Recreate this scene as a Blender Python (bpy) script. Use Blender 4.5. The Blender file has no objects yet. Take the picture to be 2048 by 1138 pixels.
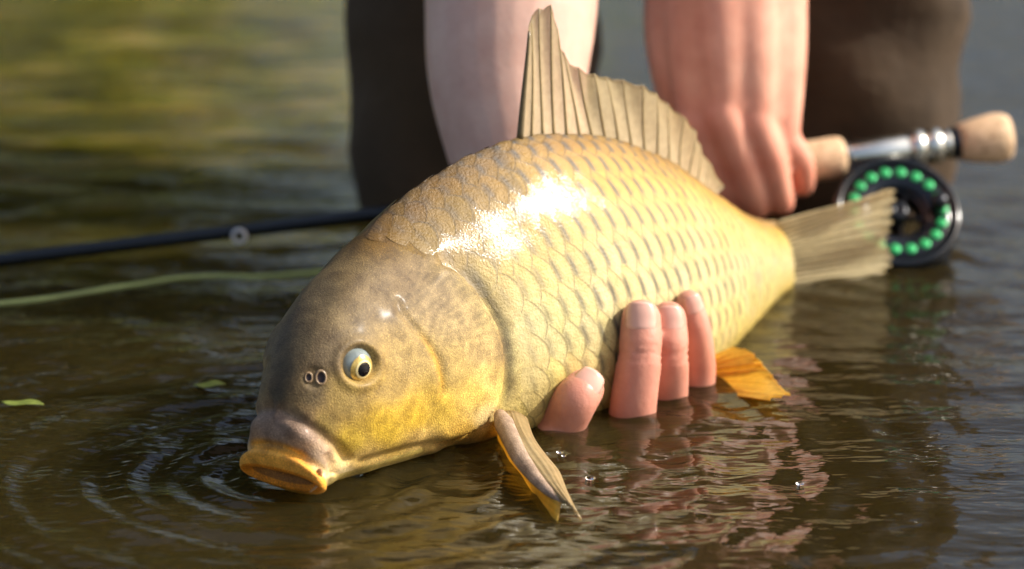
import bpy, bmesh, math, random
import numpy as np
from mathutils import Vector, Matrix, noise as mnoise

random.seed(7); rng = np.random.default_rng(7)
D = bpy.data
scene = bpy.context.scene
C = scene.collection
R = math.radians

# ---------------------------------------------------------------- camera, sky, sun, exposure
CAM = np.array([0.0, 0.0, 0.36]); PITCH = R(14.5); FPX = 5268.0; W2, H2 = 1024.0, 569.0
cam_d = D.cameras.new('camera'); cam = D.objects.new('camera', cam_d); C.objects.link(cam)
cam.location = CAM; cam.rotation_euler = (R(90) - PITCH, 0, 0)
cam_d.sensor_width = 36; cam_d.lens = FPX / 2048 * 36; cam_d.clip_start = 0.05; cam_d.clip_end = 2000
cam_d.dof.use_dof = True; cam_d.dof.focus_distance = 1.132; cam_d.dof.aperture_fstop = 6.2
scene.camera = cam
SUN = Vector((0.78, 0.03, 0.60)).normalized()       # direction towards the sun
world = D.worlds.new('World'); scene.world = world; world.use_nodes = True
wn = world.node_tree
sky = wn.nodes.new('ShaderNodeTexSky'); sky.sky_type = 'NISHITA'; sky.sun_disc = False
sky.sun_elevation = math.asin(SUN.z); sky.sun_rotation = math.atan2(SUN.x, SUN.y); sky.dust_density = 5.0; sky.air_density = 1.0
bg = wn.nodes['Background']; bg.inputs['Strength'].default_value = 0.13
wn.links.new(sky.outputs[0], bg.inputs['Color'])
sun_d = D.lights.new('sun', 'SUN'); sun_d.energy = 4.2; sun_d.angle = R(0.53); sun_d.color = (1, 0.95, 0.86)
sun = D.objects.new('sun', sun_d); C.objects.link(sun)
sun.rotation_euler = (-SUN).to_track_quat('-Z', 'Y').to_euler()
vs = scene.view_settings; vs.view_transform = 'Standard'; vs.look = 'None'; vs.gamma = 1.0; vs.exposure = 0.55
scene.display_settings.display_device = 'sRGB'

# ---------------------------------------------------------------- pixel <-> world
FWD = np.array([0, math.cos(PITCH), -math.sin(PITCH)]); UP = np.array([0, math.sin(PITCH), math.cos(PITCH)])
def ray(px, py):
    return FWD + np.array([1.0, 0, 0]) * (px - W2) / FPX + UP * (H2 - py) / FPX
def at_y(px, py, y):                      # point on the pixel's ray at ground distance y
    d = ray(px, py); return CAM + d * (y / d[1])
def at_z(px, py, z=0.0):                  # point on the pixel's ray at height z
    d = ray(px, py); return CAM + d * ((z - CAM[2]) / d[2])
def proj(P):
    P = np.asarray(P, float); d = P - CAM
    dep = d @ FWD
    return np.stack([W2 + FPX * d[..., 0] / dep, H2 - FPX * (d @ UP) / dep, dep], -1)

# ---------------------------------------------------------------- helpers
def unit(v):
    v = np.asarray(v, float); return v / (np.linalg.norm(v, axis=-1, keepdims=True) + 1e-12)
def catmull(P, t):
    """P (n,k) control rows, t in [0,n-1] -> values"""
    P = np.asarray(P, float); n = len(P)
    t = np.clip(np.asarray(t, float), 0, n - 1 - 1e-9); i = t.astype(int); f = (t - i)[:, None]
    g = lambda k: P[np.clip(k, 0, n - 1)]
    p0, p1, p2, p3 = g(i - 1), g(i), g(i + 1), g(i + 2)
    p0 = np.where((i == 0)[:, None], 2 * p1 - p2, p0); p3 = np.where((i >= n - 2)[:, None], 2 * p2 - p1, p3)
    return 0.5 * (2 * p1 + (p2 - p0) * f + (2 * p0 - 5 * p1 + 4 * p2 - p3) * f ** 2 + (3 * p1 - p0 - 3 * p2 + p3) * f ** 3)
def smooth(x, a, b):
    x = np.clip((np.asarray(x, float) - a) / (b - a), 0, 1); return x * x * (3 - 2 * x)
def grid_faces(nu, nv, close_v=False):
    F = []
    for i in range(nu - 1):
        for j in range(nv if close_v else nv - 1):
            k = (j + 1) % nv
            F.append((i * nv + j, i * nv + k, (i + 1) * nv + k, (i + 1) * nv + j))
    return F
def new_mesh(name, V, F, smoothed=True):
    if name in ('body', 'eye', 'iris', 'pupil', 'iris_ring', 'scale', 'small_scales'):      # make the faces look outwards
        c = CAM - np.array(CARP0) if name != 'body' else None
        v = np.asarray(V, float); f = [q for q in F if len(q) == 4]; a = v[[q[0] for q in f]]; nrm = np.cross(v[[q[1] for q in f]] - a, v[[q[2] for q in f]] - a)
        if name == 'body': s_ = (nrm * (a - v.mean(0))).sum()
        else: s_ = (nrm * (c - a)).sum()
        if s_ < 0 and name != 'small_scales': F = [q[::-1] for q in F]
    me = D.meshes.new(name); me.from_pydata([tuple(v) for v in V], [], F); me.update()
    if smoothed: me.polygons.foreach_set('use_smooth', [True] * len(me.polygons))
    return me
def obj(name, me, mat=None, parent=None, label=None, cat=None, group=None, kind=None):
    o = D.objects.new(name, me); C.objects.link(o)
    if mat is not None and me is not None: me.materials.append(mat)
    if parent is not None: o.parent = parent
    if label: o['label'] = label
    if cat: o['category'] = cat
    if group: o['group'] = group
    if kind: o['kind'] = kind
    return o
def empty(name, loc, label, cat, group=None):
    o = D.objects.new(name, None); C.objects.link(o); o.location = loc
    o['label'] = label; o['category'] = cat; o.empty_display_size = .05
    if group: o['group'] = group
    return o
def set_color(me, cols, name='Col'):
    at = me.color_attributes.new(name, 'FLOAT_COLOR', 'POINT')
    c = np.ones((len(me.vertices), 4), np.float32); c[:, :3] = cols
    at.data.foreach_set('color', c.ravel())
def set_uv(me, uv):
    l = me.uv_layers.new(name='UVMap')
    idx = np.zeros(len(me.loops), np.int32); me.loops.foreach_get('vertex_index', idx)
    l.data.foreach_set('uv', np.asarray(uv, np.float32)[idx].ravel())
def tube(path, rad, n=12, cap=True):
    path = np.asarray(path, float); m = len(path); rad = np.broadcast_to(rad, (m,))
    T = np.gradient(path, axis=0); T = unit(T)
    ref = np.array([0, 0, 1.0]) if abs(T[0][2]) < .9 else np.array([1.0, 0, 0])
    V = []; A = unit(np.cross(T[0], ref))
    for i in range(m):
        A = unit(A - T[i] * (A @ T[i])); B = np.cross(T[i], A)
        for k in range(n):
            a = 2 * math.pi * k / n
            V.append(path[i] + rad[i] * (math.cos(a) * A + math.sin(a) * B))
    F = grid_faces(m, n, True)
    if cap: F += [tuple(range(n))[::-1], tuple((m - 1) * n + k for k in range(n))]
    return V, F
def lathe(p0, axis, prof, n=32):
    """prof: list of (distance along axis, radius)"""
    axis = unit(axis); p0 = np.asarray(p0, float)
    A = unit(np.cross(axis, [0, 0, 1.0])); B = np.cross(axis, A); V = []
    for (t, r) in prof:
        for k in range(n):
            a = 2 * math.pi * k / n
            V.append(p0 + axis * t + max(r, 1e-5) * (math.cos(a) * A + math.sin(a) * B))
    F = grid_faces(len(prof), n, True) + [tuple(range(n))[::-1], tuple((len(prof) - 1) * n + k for k in range(n))]
    return V, F

# ---------------------------------------------------------------- materials
def mat(name):
    m = D.materials.new(name); m.use_nodes = True
    nt = m.node_tree; return m, nt, nt.nodes['Principled BSDF']
def nd(nt, t, **kw):
    n = nt.nodes.new(t)
    for k, v in kw.items():
        if k.startswith('in_'): n.inputs[k[3:].replace('_', ' ')].default_value = v
        else: setattr(n, k, v)
    return n
def noise_tex(nt, scale, detail=3, rough=.5, coord='Object', vec_scale=None):
    tc = nd(nt, 'ShaderNodeTexCoord'); src = tc.outputs[coord]
    if vec_scale:
        mp = nd(nt, 'ShaderNodeMapping'); mp.inputs['Scale'].default_value = vec_scale
        nt.links.new(src, mp.inputs['Vector']); src = mp.outputs['Vector']
    n = nd(nt, 'ShaderNodeTexNoise'); n.inputs['Scale'].default_value = scale
    n.inputs['Detail'].default_value = detail; n.inputs['Roughness'].default_value = rough
    nt.links.new(src, n.inputs['Vector']); return n
def ramp(nt, src, stops):
    r = nd(nt, 'ShaderNodeValToRGB'); e = r.color_ramp.elements
    while len(e) < len(stops): e.new(.5)
    for k, (p, c) in enumerate(stops):
        e[k].position = p; e[k].color = (*c, 1) if len(c) == 3 else c
    nt.links.new(src, r.inputs['Fac']); return r
def bump(nt, b, src, strength=.3, dist=.001, prev=None):
    n = nd(nt, 'ShaderNodeBump'); n.inputs['Strength'].default_value = strength; n.inputs['Distance'].default_value = dist
    nt.links.new(src, n.inputs['Height'])
    if prev: nt.links.new(prev.outputs[0], n.inputs['Normal'])
    if b: nt.links.new(n.outputs[0], b.inputs['Normal'])
    return n
def mixc(nt, fac, a, b, mode='MIX'):
    n = nd(nt, 'ShaderNodeMix', data_type='RGBA', blend_type=mode)
    for sock, v in ((n.inputs['Factor'], fac), (n.inputs['A'], a), (n.inputs['B'], b)):
        if hasattr(v, 'is_linked'): nt.links.new(v, sock)
        elif isinstance(v, (int, float)): sock.default_value = v
        else: sock.default_value = (*v, 1)
    for i_, (s_, v) in enumerate((('A', a), ('B', b))):
        ins = [s for s in n.inputs if s.name == s_ and s.type == 'RGBA'][0]
        if hasattr(v, 'is_linked'): nt.links.new(v, ins)
        else: ins.default_value = (*v, 1)
    return [o for o in n.outputs if o.type == 'RGBA'][0]
def plain(name, col, rough=.5, metal=0, spec=.5, var=.15, scale=40, bumps=0):
    m, nt, b = mat(name)
    n = noise_tex(nt, scale, 4)
    lo = tuple(c * (1 - var) for c in col); hi = tuple(min(1, c * (1 + var)) for c in col)
    r = ramp(nt, n.outputs[0], [(.3, lo), (.7, hi)]); nt.links.new(r.outputs[0], b.inputs['Base Color'])
    b.inputs['Roughness'].default_value = rough; b.inputs['Metallic'].default_value = metal
    b.inputs['Specular IOR Level'].default_value = spec
    if bumps: bump(nt, b, n.outputs[0], bumps, .002)
    return m
#@@MATERIALS
def make_fish_skin():
    m, nt, b = mat('carp_skin')
    at = nd(nt, 'ShaderNodeAttribute', attribute_name='Col')
    n1 = noise_tex(nt, 130, 5, .65); r1 = ramp(nt, n1.outputs[0], [(.3, (.56, .52, .48)), (.72, (1.32, 1.32, 1.25))])
    c1 = mixc(nt, 1.0, at.outputs['Color'], r1.outputs[0], 'MULTIPLY')
    n2 = noise_tex(nt, 1500, 2, .6); r2 = ramp(nt, n2.outputs[0], [(.36, (.72, .70, .68)), (.60, (1.0, 1.0, 1.0)), (.74, (1.6, 1.55, 1.35))])
    c2 = mixc(nt, 1.0, c1, r2.outputs[0], 'MULTIPLY')
    nt.links.new(c2, b.inputs['Base Color'])
    b.inputs['Roughness'].default_value = .58; b.inputs['Specular IOR Level'].default_value = .28
    b.inputs['Coat Weight'].default_value = .05; b.inputs['Coat Roughness'].default_value = .2
    b.inputs['Subsurface Weight'].default_value = .08; b.inputs['Subsurface Radius'].default_value = (1, .6, .3); b.inputs['Subsurface Scale'].default_value = .003
    bp = bump(nt, None, n1.outputs[0], .35, .0006); bump(nt, b, n2.outputs[0], .9, .0004, bp)
    return m
def make_scale_mat():
    m, nt, b = mat('carp_scale')
    at = nd(nt, 'ShaderNodeAttribute', attribute_name='Col')
    n1 = noise_tex(nt, 260, 4, .6); r1 = ramp(nt, n1.outputs[0], [(.3, (.86, .84, .78)), (.7, (1.12, 1.12, 1.12))])
    c = mixc(nt, 1.0, at.outputs['Color'], r1.outputs[0], 'MULTIPLY')
    nt.links.new(c, b.inputs['Base Color'])
    b.inputs['Roughness'].default_value = .50; b.inputs['Specular IOR Level'].default_value = .35
    b.inputs['Coat Weight'].default_value = .26; b.inputs['Coat Roughness'].default_value = .09
    n2 = noise_tex(nt, 900, 3, .6)
    bp = bump(nt, None, n1.outputs[0], .6, .0007); bump(nt, b, n2.outputs[0], .9, .0005, bp)
    cb = bump(nt, None, n2.outputs[0], .32, .0004); nt.links.new(cb.outputs[0], b.inputs['Coat Normal'])
    return m
def make_fin_mat(name, trans, transp, rough=.35):
    m, nt, b = mat(name)
    at = nd(nt, 'ShaderNodeAttribute', attribute_name='Col')
    n1 = noise_tex(nt, 300, 4, .6); r1 = ramp(nt, n1.outputs[0], [(.3, (.86, .84, .80)), (.7, (1.08, 1.08, 1.05))])
    c = mixc(nt, 1.0, at.outputs['Color'], r1.outputs[0], 'MULTIPLY')
    nt.links.new(c, b.inputs['Base Color']); b.inputs['Roughness'].default_value = rough
    b.inputs['Coat Weight'].default_value = .3; b.inputs['Coat Roughness'].default_value = .1
    bump(nt, b, n1.outputs[0], .4, .0006)
    tr = nd(nt, 'ShaderNodeBsdfTranslucent'); nt.links.new(c, tr.inputs['Color'])
    m1 = nd(nt, 'ShaderNodeMixShader'); m1.inputs[0].default_value = trans
    nt.links.new(b.outputs[0], m1.inputs[1]); nt.links.new(tr.outputs[0], m1.inputs[2])
    tp = nd(nt, 'ShaderNodeBsdfTransparent'); m2 = nd(nt, 'ShaderNodeMixShader'); m2.inputs[0].default_value = transp
    nt.links.new(m1.outputs[0], m2.inputs[1]); nt.links.new(tp.outputs[0], m2.inputs[2])
    nt.links.new(m2.outputs[0], nt.nodes['Material Output'].inputs['Surface'])
    return m
def make_skin():
    m, nt, b = mat('human_skin')
    at = nd(nt, 'ShaderNodeAttribute', attribute_name='Col')
    n1 = noise_tex(nt, 55, 4, .6); r1 = ramp(nt, n1.outputs[0], [(.3, (.90, .80, .78)), (.7, (1.08, 1.1, 1.1))])
    c = mixc(nt, 1.0, at.outputs['Color'], r1.outputs[0], 'MULTIPLY'); nt.links.new(c, b.inputs['Base Color'])
    b.inputs['Roughness'].default_value = .42; b.inputs['Specular IOR Level'].default_value = .45
    b.inputs['Subsurface Weight'].default_value = .18; b.inputs['Subsurface Radius'].default_value = (1, .35, .2); b.inputs['Subsurface Scale'].default_value = .006
    n2 = noise_tex(nt, 420, 3, .6)
    w = nd(nt, 'ShaderNodeTexVoronoi', feature='DISTANCE_TO_EDGE'); w.inputs['Scale'].default_value = 900
    tc = nd(nt, 'ShaderNodeTexCoord'); nt.links.new(tc.outputs['Object'], w.inputs['Vector'])
    bp = bump(nt, None, n2.outputs[0], .35, .0006); bump(nt, b, w.outputs[0], .12, .0003, bp)
    return m
def make_water():
    m, nt, b = mat('river_water'); nt.nodes.remove(b)
    out = nt.nodes['Material Output']
    nb = noise_tex(nt, 1.0, 4, .55, 'Object', (9, 22, 1))
    ns = noise_tex(nt, 1.0, 3, .55, 'Object', (55, 120, 1))
    b1 = bump(nt, None, nb.outputs[0], .5, .012); b2 = bump(nt, None, ns.outputs[0], .16, .0016, b1)
    fr = nd(nt, 'ShaderNodeFresnel'); fr.inputs['IOR'].default_value = 1.33; nt.links.new(b2.outputs[0], fr.inputs['Normal'])
    pw = nd(nt, 'ShaderNodeMath', operation='POWER'); nt.links.new(fr.outputs[0], pw.inputs[0]); pw.inputs[1].default_value = 1.0
    gl = nd(nt, 'ShaderNodeBsdfGlossy'); gl.inputs['Roughness'].default_value = .04; nt.links.new(b2.outputs[0], gl.inputs['Normal'])
    nm = noise_tex(nt, 1.0, 4, .6, 'Object', (2.2, 3.5, 1))
    rc = ramp(nt, nm.outputs[0], [(.32, (.013, .009, .0024)), (.68, (.036, .026, .0075))])
    # olive streaks in the water colour, standing in for the bank's reflection
    sep = nd(nt, 'ShaderNodeSeparateXYZ'); tc = nd(nt, 'ShaderNodeTexCoord'); nt.links.new(tc.outputs['Object'], sep.inputs[0])
    ny = nd(nt, 'ShaderNodeMapRange'); ny.inputs[1].default_value = 1.30; ny.inputs[2].default_value = 1.95; nt.links.new(sep.outputs[1], ny.inputs[0])
    nx = nd(nt, 'ShaderNodeMapRange'); nx.inputs[1].default_value = .12; nx.inputs[2].default_value = -.12; nt.links.new(sep.outputs[0], nx.inputs[0])
    wd = noise_tex(nt, 1.0, 5, .65, 'Object', (7, 11, 1)); wr_ = ramp(nt, wd.outputs[0], [(.35, (.2, .2, .2)), (.62, (1, 1, 1))])
    ma = nd(nt, 'ShaderNodeMath', operation='MULTIPLY'); nt.links.new(ny.outputs[0], ma.inputs[0]); nt.links.new(nx.outputs[0], ma.inputs[1])
    mb = nd(nt, 'ShaderNodeMath', operation='MULTIPLY'); nt.links.new(ma.outputs[0], mb.inputs[0]); nt.links.new(wr_.outputs[0], mb.inputs[1])
    wc = noise_tex(nt, 1.0, 4, .6, 'Object', (11, 30, 1)); wcr = ramp(nt, wc.outputs[0], [(.38, (.040, .034, .006)), (.5, (.14, .125, .010)), (.62, (.26, .19, .06))])
    wcol = mixc(nt, mb.outputs[0], rc.outputs[0], wcr.outputs[0])
    df = nd(nt, 'ShaderNodeSubsurfaceScattering', falloff='BURLEY'); nt.links.new(wcol, df.inputs['Color']); df.inputs['Scale'].default_value = 1.0; df.inputs['Radius'].default_value = (.07, .055, .022)
    tp = nd(nt, 'ShaderNodeBsdfTransparent'); tp.inputs['Color'].default_value = (.74, .60, .30, 1)
    mx = nd(nt, 'ShaderNodeMixShader'); mx.inputs[0].default_value = .22
    nt.links.new(df.outputs[0], mx.inputs[1]); nt.links.new(tp.outputs[0], mx.inputs[2])
    m2 = nd(nt, 'ShaderNodeMixShader'); nt.links.new(pw.outputs[0], m2.inputs[0])
    nt.links.new(mx.outputs[0], m2.inputs[1]); nt.links.new(gl.outputs[0], m2.inputs[2])
    nt.links.new(m2.outputs[0], out.inputs['Surface'])
    return m
def make_cloth(name, col, dark=.6):
    m, nt, b = mat(name)
    n = noise_tex(nt, 9, 5, .6); r = ramp(nt, n.outputs[0], [(.3, tuple(c * dark for c in col)), (.7, col)])
    nt.links.new(r.outputs[0], b.inputs['Base Color']); b.inputs['Roughness'].default_value = .8
    b.inputs['Specular IOR Level'].default_value = .25
    w = noise_tex(nt, 700, 2); n3 = noise_tex(nt, 28, 4, .6)
    bp = bump(nt, None, n3.outputs[0], .5, .006); bump(nt, b, w.outputs[0], .25, .0008, bp)
    return m
def make_cork():
    m, nt, b = mat('cork')
    n = noise_tex(nt, 260, 4, .65); r = ramp(nt, n.outputs[0], [(.32, (.20, .10, .045)), (.42, (.56, .37, .21)), (.7, (.66, .46, .28))])
    nt.links.new(r.outputs[0], b.inputs['Base Color']); b.inputs['Roughness'].default_value = .75
    bump(nt, b, n.outputs[0], .4, .001); return m
M_skinfish = make_fish_skin(); M_scale = make_scale_mat()
M_fin = make_fin_mat('fin_membrane_olive', .5, .40); M_finray = make_fin_mat('fin_ray_olive', .35, .0)
M_tail = make_fin_mat('tail_membrane', .45, .48); M_orangefin = make_fin_mat('fin_membrane_orange', .5, .06)
M_skin = make_skin(); M_water = make_water()
M_trouser = make_cloth('brown_cloth', (.070, .042, .020), .35); M_shirt = make_cloth('olive_shirt', (.16, .15, .10))
M_cork = make_cork()
M_black = plain('black_lacquer', (.006, .008, .011), .16, 0, .5); M_silver = plain('brushed_silver', (.66, .66, .60), .24, 1.0)
M_gun = plain('dark_metal', (.03, .032, .036), .3, .8); M_green = plain('green_anodised', (.03, .40, .12), .35, .3)
M_white = plain('pale_ceramic', (.62, .60, .58), .3); M_line = plain('pale_green_line', (.30, .36, .12), .45)
M_sclera = plain('eye_sclera', (.20, .235, .23), .12, 0, .6, .25, 300); M_iris = plain('eye_gold', (.62, .43, .12), .18, .35, .6, .35, 700)
M_irisrim = plain('eye_pale_ring', (.80, .66, .32), .2, .2); M_pupil = plain('eye_pupil', (.004, .004, .006), .05, 0, .6)
M_dark = plain('nostril_shade', (.022, .006, .004), .4); M_pink = plain('nostril_rim', (.30, .20, .11), .35)
M_nail = plain('fingernail', (.66, .37, .29), .22, 0, .5, .06, 200); M_hair = plain('brown_hair', (.07, .04, .02), .5)
M_bed = plain('river_silt', (.085, .065, .022), .9, 0, .2, .35, 6, .4)
M_leaf = plain('green_leaf', (.14, .17, .03), .5, 0, .3, .3, 300); M_foliage = plain('willow_leaf', (.085, .105, .020), .55, 0, .3, .45, 1.7)
M_bark = plain('bark', (.10, .075, .05), .85, 0, .2, .3, 12, .5); M_grass = plain('bank_grass', (.075, .095, .022), .9, 0, .2, .4, 3, .4)
def make_glass(name):
    m, nt, b = mat(name); b.inputs['Transmission Weight'].default_value = 1; b.inputs['Roughness'].default_value = .02
    b.inputs['IOR'].default_value = 1.33; n = noise_tex(nt, 50); r = ramp(nt, n.outputs[0], [(.3, (.93, .93, .90)), (.7, (1, 1, .98))])
    nt.links.new(r.outputs[0], b.inputs['Base Color']); return m
M_drop = make_glass('clear_water_drop')

#@@CARP
# ================================================================ CARP
# plan of the fish's mid-plane: (picture column, ground distance) pairs
PLAN = [(440, 1.004), (500, 1.020), (560, 1.037), (700, 1.075), (850, 1.112), (1000, 1.148), (1150, 1.185), (1300, 1.228), (1400, 1.272), (1480, 1.322), (1540, 1.368), (1580, 1.402), (1640, 1.45)]
_p = np.array([at_y(px, 700, y)[:2] for px, y in PLAN])
_pt = np.linspace(0, len(PLAN) - 1, 800); PLANXY = catmull(_p, _pt)
_ang = PLANXY[:, 0] / PLANXY[:, 1]
def on_plane(px, py):                      # pixel -> point on the fish's curved mid-plane
    d = ray(px, py); a = d[0] / d[1]
    return CAM + d * (np.interp(a, _ang, PLANXY[:, 1]) / d[1])
def plan_frame(P):
    a = P[0] / P[1]; k = int(np.clip(np.searchsorted(_ang, a), 2, len(_ang) - 3))
    t = PLANXY[k + 2] - PLANXY[k - 2]; t = t / np.hypot(*t)
    return np.array([t[0], t[1], 0]), np.array([t[1], -t[0], 0])   # tailward tangent, normal towards the near flank
# stations: dorsal pixel, ventral pixel, half width, boxiness, low-bulge
ST = [
 # mouth inside -> lips -> snout
 ((566, 905), (584, 930), .0050, 1.0, 0),
 ((562, 922), (574, 952), .0120, 1.0, 0),
 ((555, 941), (572, 969), .0175, 1.0, 0),
 ((546, 936), (575, 979), .0208, .95, 0),
 ((541, 910), (590, 985), .0218, .9, 0),
 ((547, 891), (604, 976), .0196, .9, 0),
 ((546, 868), (622, 969), .0196, .9, 0),
 ((546, 835), (640, 961), .0196, .9, 0),
 ((553, 800), (664, 953), .0208, .9, 0),
 ((562, 757), (700, 942), .0230, .85, -.05),
 ((584, 690), (745, 926), .0262, .82, -.05),
 ((618, 618), (800, 910), .0290, .80, -.05),
 ((662, 552), (860, 898), .0312, .80, -.05),
 ((715, 487), (925, 888), .0325, .82, -.06),
 ((780, 420), (995, 876), .0330, .85, -.08),
 ((862, 356), (1070, 862), .0338, .9, -.16),
 ((955, 306), (1150, 848), .0345, .92, -.20),
 ((1050, 276), (1225, 835), .0345, .95, -.22),
 ((1150, 270), (1295, 805), .0328, .97, -.22),
 ((1245, 286), (1360, 760), .0292, 1, -.20),
 ((1335, 322), (1425, 706), .0245, 1, -.16),
 ((1410, 374), (1480, 656), .0188, 1, -.05),
 ((1470, 418), (1522, 617), .0135, 1, 0),
 ((1518, 440), (1550, 592), .0095, 1, 0),
 ((1552, 442), (1572, 582), .0062, 1, 0),
]
NS = len(ST)
def leaned(px, P):                          # the back leans away from the viewer a little
    return at_y(px[0], px[1], P[1] + .026 * float(smooth(px[0], 560, 820)) * (1 - .5 * float(smooth(px[0], 1250, 1540))))
ctl = []
for (d, v, w, q, k) in ST:
    Dp, Vp = on_plane(*d), on_plane(*v); Dp = leaned(d, Dp); ctl.append(np.concatenate([Dp, Vp, [w, q, k]]))
ctl = np.array(ctl)
# dense, uneven stations: fine on the head
tt = np.concatenate([np.linspace(0, 8, 60, endpoint=False), np.linspace(8, 16, 170, endpoint=False), np.linspace(16, NS - 1, 90)])
NU, NV = len(tt), 200
row = catmull(ctl, tt)
QTOP = [.0]
def build_sections(row):
    out = np.zeros((len(row), NV, 3))
    phi = np.arange(NV) / NV * 2 * math.pi      # 0 dorsal, pi/2 near flank, pi ventral
    for i, r in enumerate(row):
        Dp, Vp, w, q, k = r[:3], r[3:6], r[6], r[7], r[8]
        Cc = (Dp + Vp) / 2; A = (Dp - Vp) / 2; _, N = plan_frame(Cc)
        s = np.sin(phi); c = np.cos(phi); QTOP[0] = .75 * float(smooth(tt[i], 11.5, 15))
        qq = np.where(c > 0, q + QTOP[0] * c, q); lat = w * np.sign(s) * np.abs(s) ** qq * (1 + k * c)
        out[i] = Cc + A * c[:, None] + N * lat[:, None]
    return out
G = build_sections(row)
def grid_normals(G):
    du = np.gradient(G, axis=0); dv = (np.roll(G, -1, 1) - np.roll(G, 1, 1)) / 2
    n = np.cross(dv, du); n = unit(n)
    cen = G.mean(1, keepdims=True)
    sgn = np.sign(((G - cen) * n).sum(-1, keepdims=True).mean()); return n * sgn
GN = grid_normals(G)
HALF = NV // 2 + 1
PG = proj(G)                                  # (NU,NV,3) pixels, only to find where traced features fall
def near_px(i0=0): return PG[:, :HALF]
def hit(px, py, Gx=None):
    """near-flank surface point and normal under a pixel"""
    P = PG[:, :HALF]; g = G[:, :HALF]; n = GN[:, :HALF]
    a, b, c, d = P[:-1, :-1], P[1:, :-1], P[1:, 1:], P[:-1, 1:]
    best = None
    for (t0, t1, t2, idx) in ((a, b, c, ((0, 0), (1, 0), (1, 1))), (a, c, d, ((0, 0), (1, 1), (0, 1)))):
        x0, y0, x1, y1, x2, y2 = t0[..., 0], t0[..., 1], t1[..., 0], t1[..., 1], t2[..., 0], t2[..., 1]
        den = (y1 - y2) * (x0 - x2) + (x2 - x1) * (y0 - y2); den = np.where(np.abs(den) < 1e-9, 1e-9, den)
        l0 = ((y1 - y2) * (px - x2) + (x2 - x1) * (py - y2)) / den
        l1 = ((y2 - y0) * (px - x2) + (x0 - x2) * (py - y2)) / den
        l2 = 1 - l0 - l1; ok = (l0 >= -1e-6) & (l1 >= -1e-6) & (l2 >= -1e-6)
        for (i, j) in zip(*np.nonzero(ok)):
            L = (l0[i, j], l1[i, j], l2[i, j])
            pt = sum(w * g[i + q[0], j + q[1]] for w, q in zip(L, idx)); nn = unit(sum(w * n[i + q[0], j + q[1]] for w, q in zip(L, idx)))
            dep = (pt - CAM) @ FWD
            if best is None or dep < best[0]: best = (dep, pt, nn, i, j)
    if best is None:
        e = (P[..., 0] - px) ** 2 + (P[..., 1] - py) ** 2; i, j = np.unravel_index(e.argmin(), e.shape)
        return g[i, j].copy(), n[i, j].copy(), i, j
    return best[1], best[2], best[3], best[4]
def seg_dist(X, Y, line):
    """distance in pixels to a polyline, signed (+ on the right-hand side walking along it), and 0..1 progress"""
    best = np.full(X.shape, 1e9); sg = np.zeros(X.shape); pr = np.zeros(X.shape); n = len(line) - 1
    for k in range(n):
        (x0, y0), (x1, y1) = line[k], line[k + 1]; dx, dy = x1 - x0, y1 - y0; L2 = dx * dx + dy * dy
        t = np.clip(((X - x0) * dx + (Y - y0) * dy) / L2, 0, 1)
        ex, ey = X - x0 - t * dx, Y - y0 - t * dy; d = np.hypot(ex, ey); m = d < best
        best = np.where(m, d, best); sg = np.where(m, np.sign(dx * ey - dy * ex), sg); pr = np.where(m, (k + t) / n, pr)
    return best, -sg, pr
OPERC = [(862, 522), (905, 542), (945, 578), (975, 622), (995, 668), (1003, 722), (1001, 775), (988, 815), (962, 848), (915, 876), (860, 893)]
X, Y = PG[:, :HALF, 0], PG[:, :HALF, 1]
disp = np.zeros((NU, HALF))
d, s, pr = seg_dist(X, Y, OPERC)
inside = s > 0                                   # tail side of the edge is negative
OSIDE = np.where((s * np.ones_like(d)) > 0, d, -d)
# decide which sign is the gill cover side by testing a cheek pixel
_t, _s, _ = seg_dist(np.array([800.]), np.array([750.]), OPERC); cover = s == _s[0]
endf = smooth(pr, 0.0, .06) * (1 - smooth(pr, .93, 1.0))
disp += np.where(cover, .0016 * np.exp(-(d / 55) ** 2), -.0024 * np.exp(-(d / 34) ** 2)) * endf
def groove(line, depth, width, fade=.12):
    global disp
    d, s, pr = seg_dist(X, Y, line); e = smooth(pr, 0, fade) * (1 - smooth(pr, 1 - fade, 1)) if fade else 1
    disp = disp - depth * np.exp(-(d / width) ** 2) * e
groove([(792, 585), (800, 620), (828, 655), (856, 690), (874, 725), (884, 765), (882, 800)], .0013, 7)
groove([(740, 600), (790, 690), (850, 790), (880, 860)], .0006, 22)
groove([(545, 815), (590, 838), (640, 868), (672, 893), (700, 930)], .0022, 13, .06)
groove([(800, 590), (700, 545), (620, 600)], .0006, 30)
groove([(700, 930), (760, 912), (850, 892), (940, 872), (985, 845)], .0012, 9)
groove([(652, 905), (664, 930), (668, 955)], .0018, 9)
groove([(508, 889), (560, 894), (600, 912), (640, 945)], .0012, 8, 0)
# lip fold lines, cheek bulge, brow above the eye
def blob(px, py, r, h, ax=1.0):
    global disp
    disp = disp + h * np.exp(-(((X - px) / r) ** 2 + ((Y - py) / (r * ax)) ** 2))
blob(745, 820, 70, .0016); blob(915, 690, 85, .0018); blob(690, 700, 60, .0012); blob(600, 860, 34, .0012); blob(642, 925, 24, .0010)
er = np.hypot(X - 717, Y - 729); disp += .0011 * np.exp(-((er - 44) / 10) ** 2) - .0030 * (1 - smooth(er, 28, 42))
nr = np.hypot(X - 629, Y - 756); disp -= .0010 * (1 - smooth(nr, 14, 28))
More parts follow.
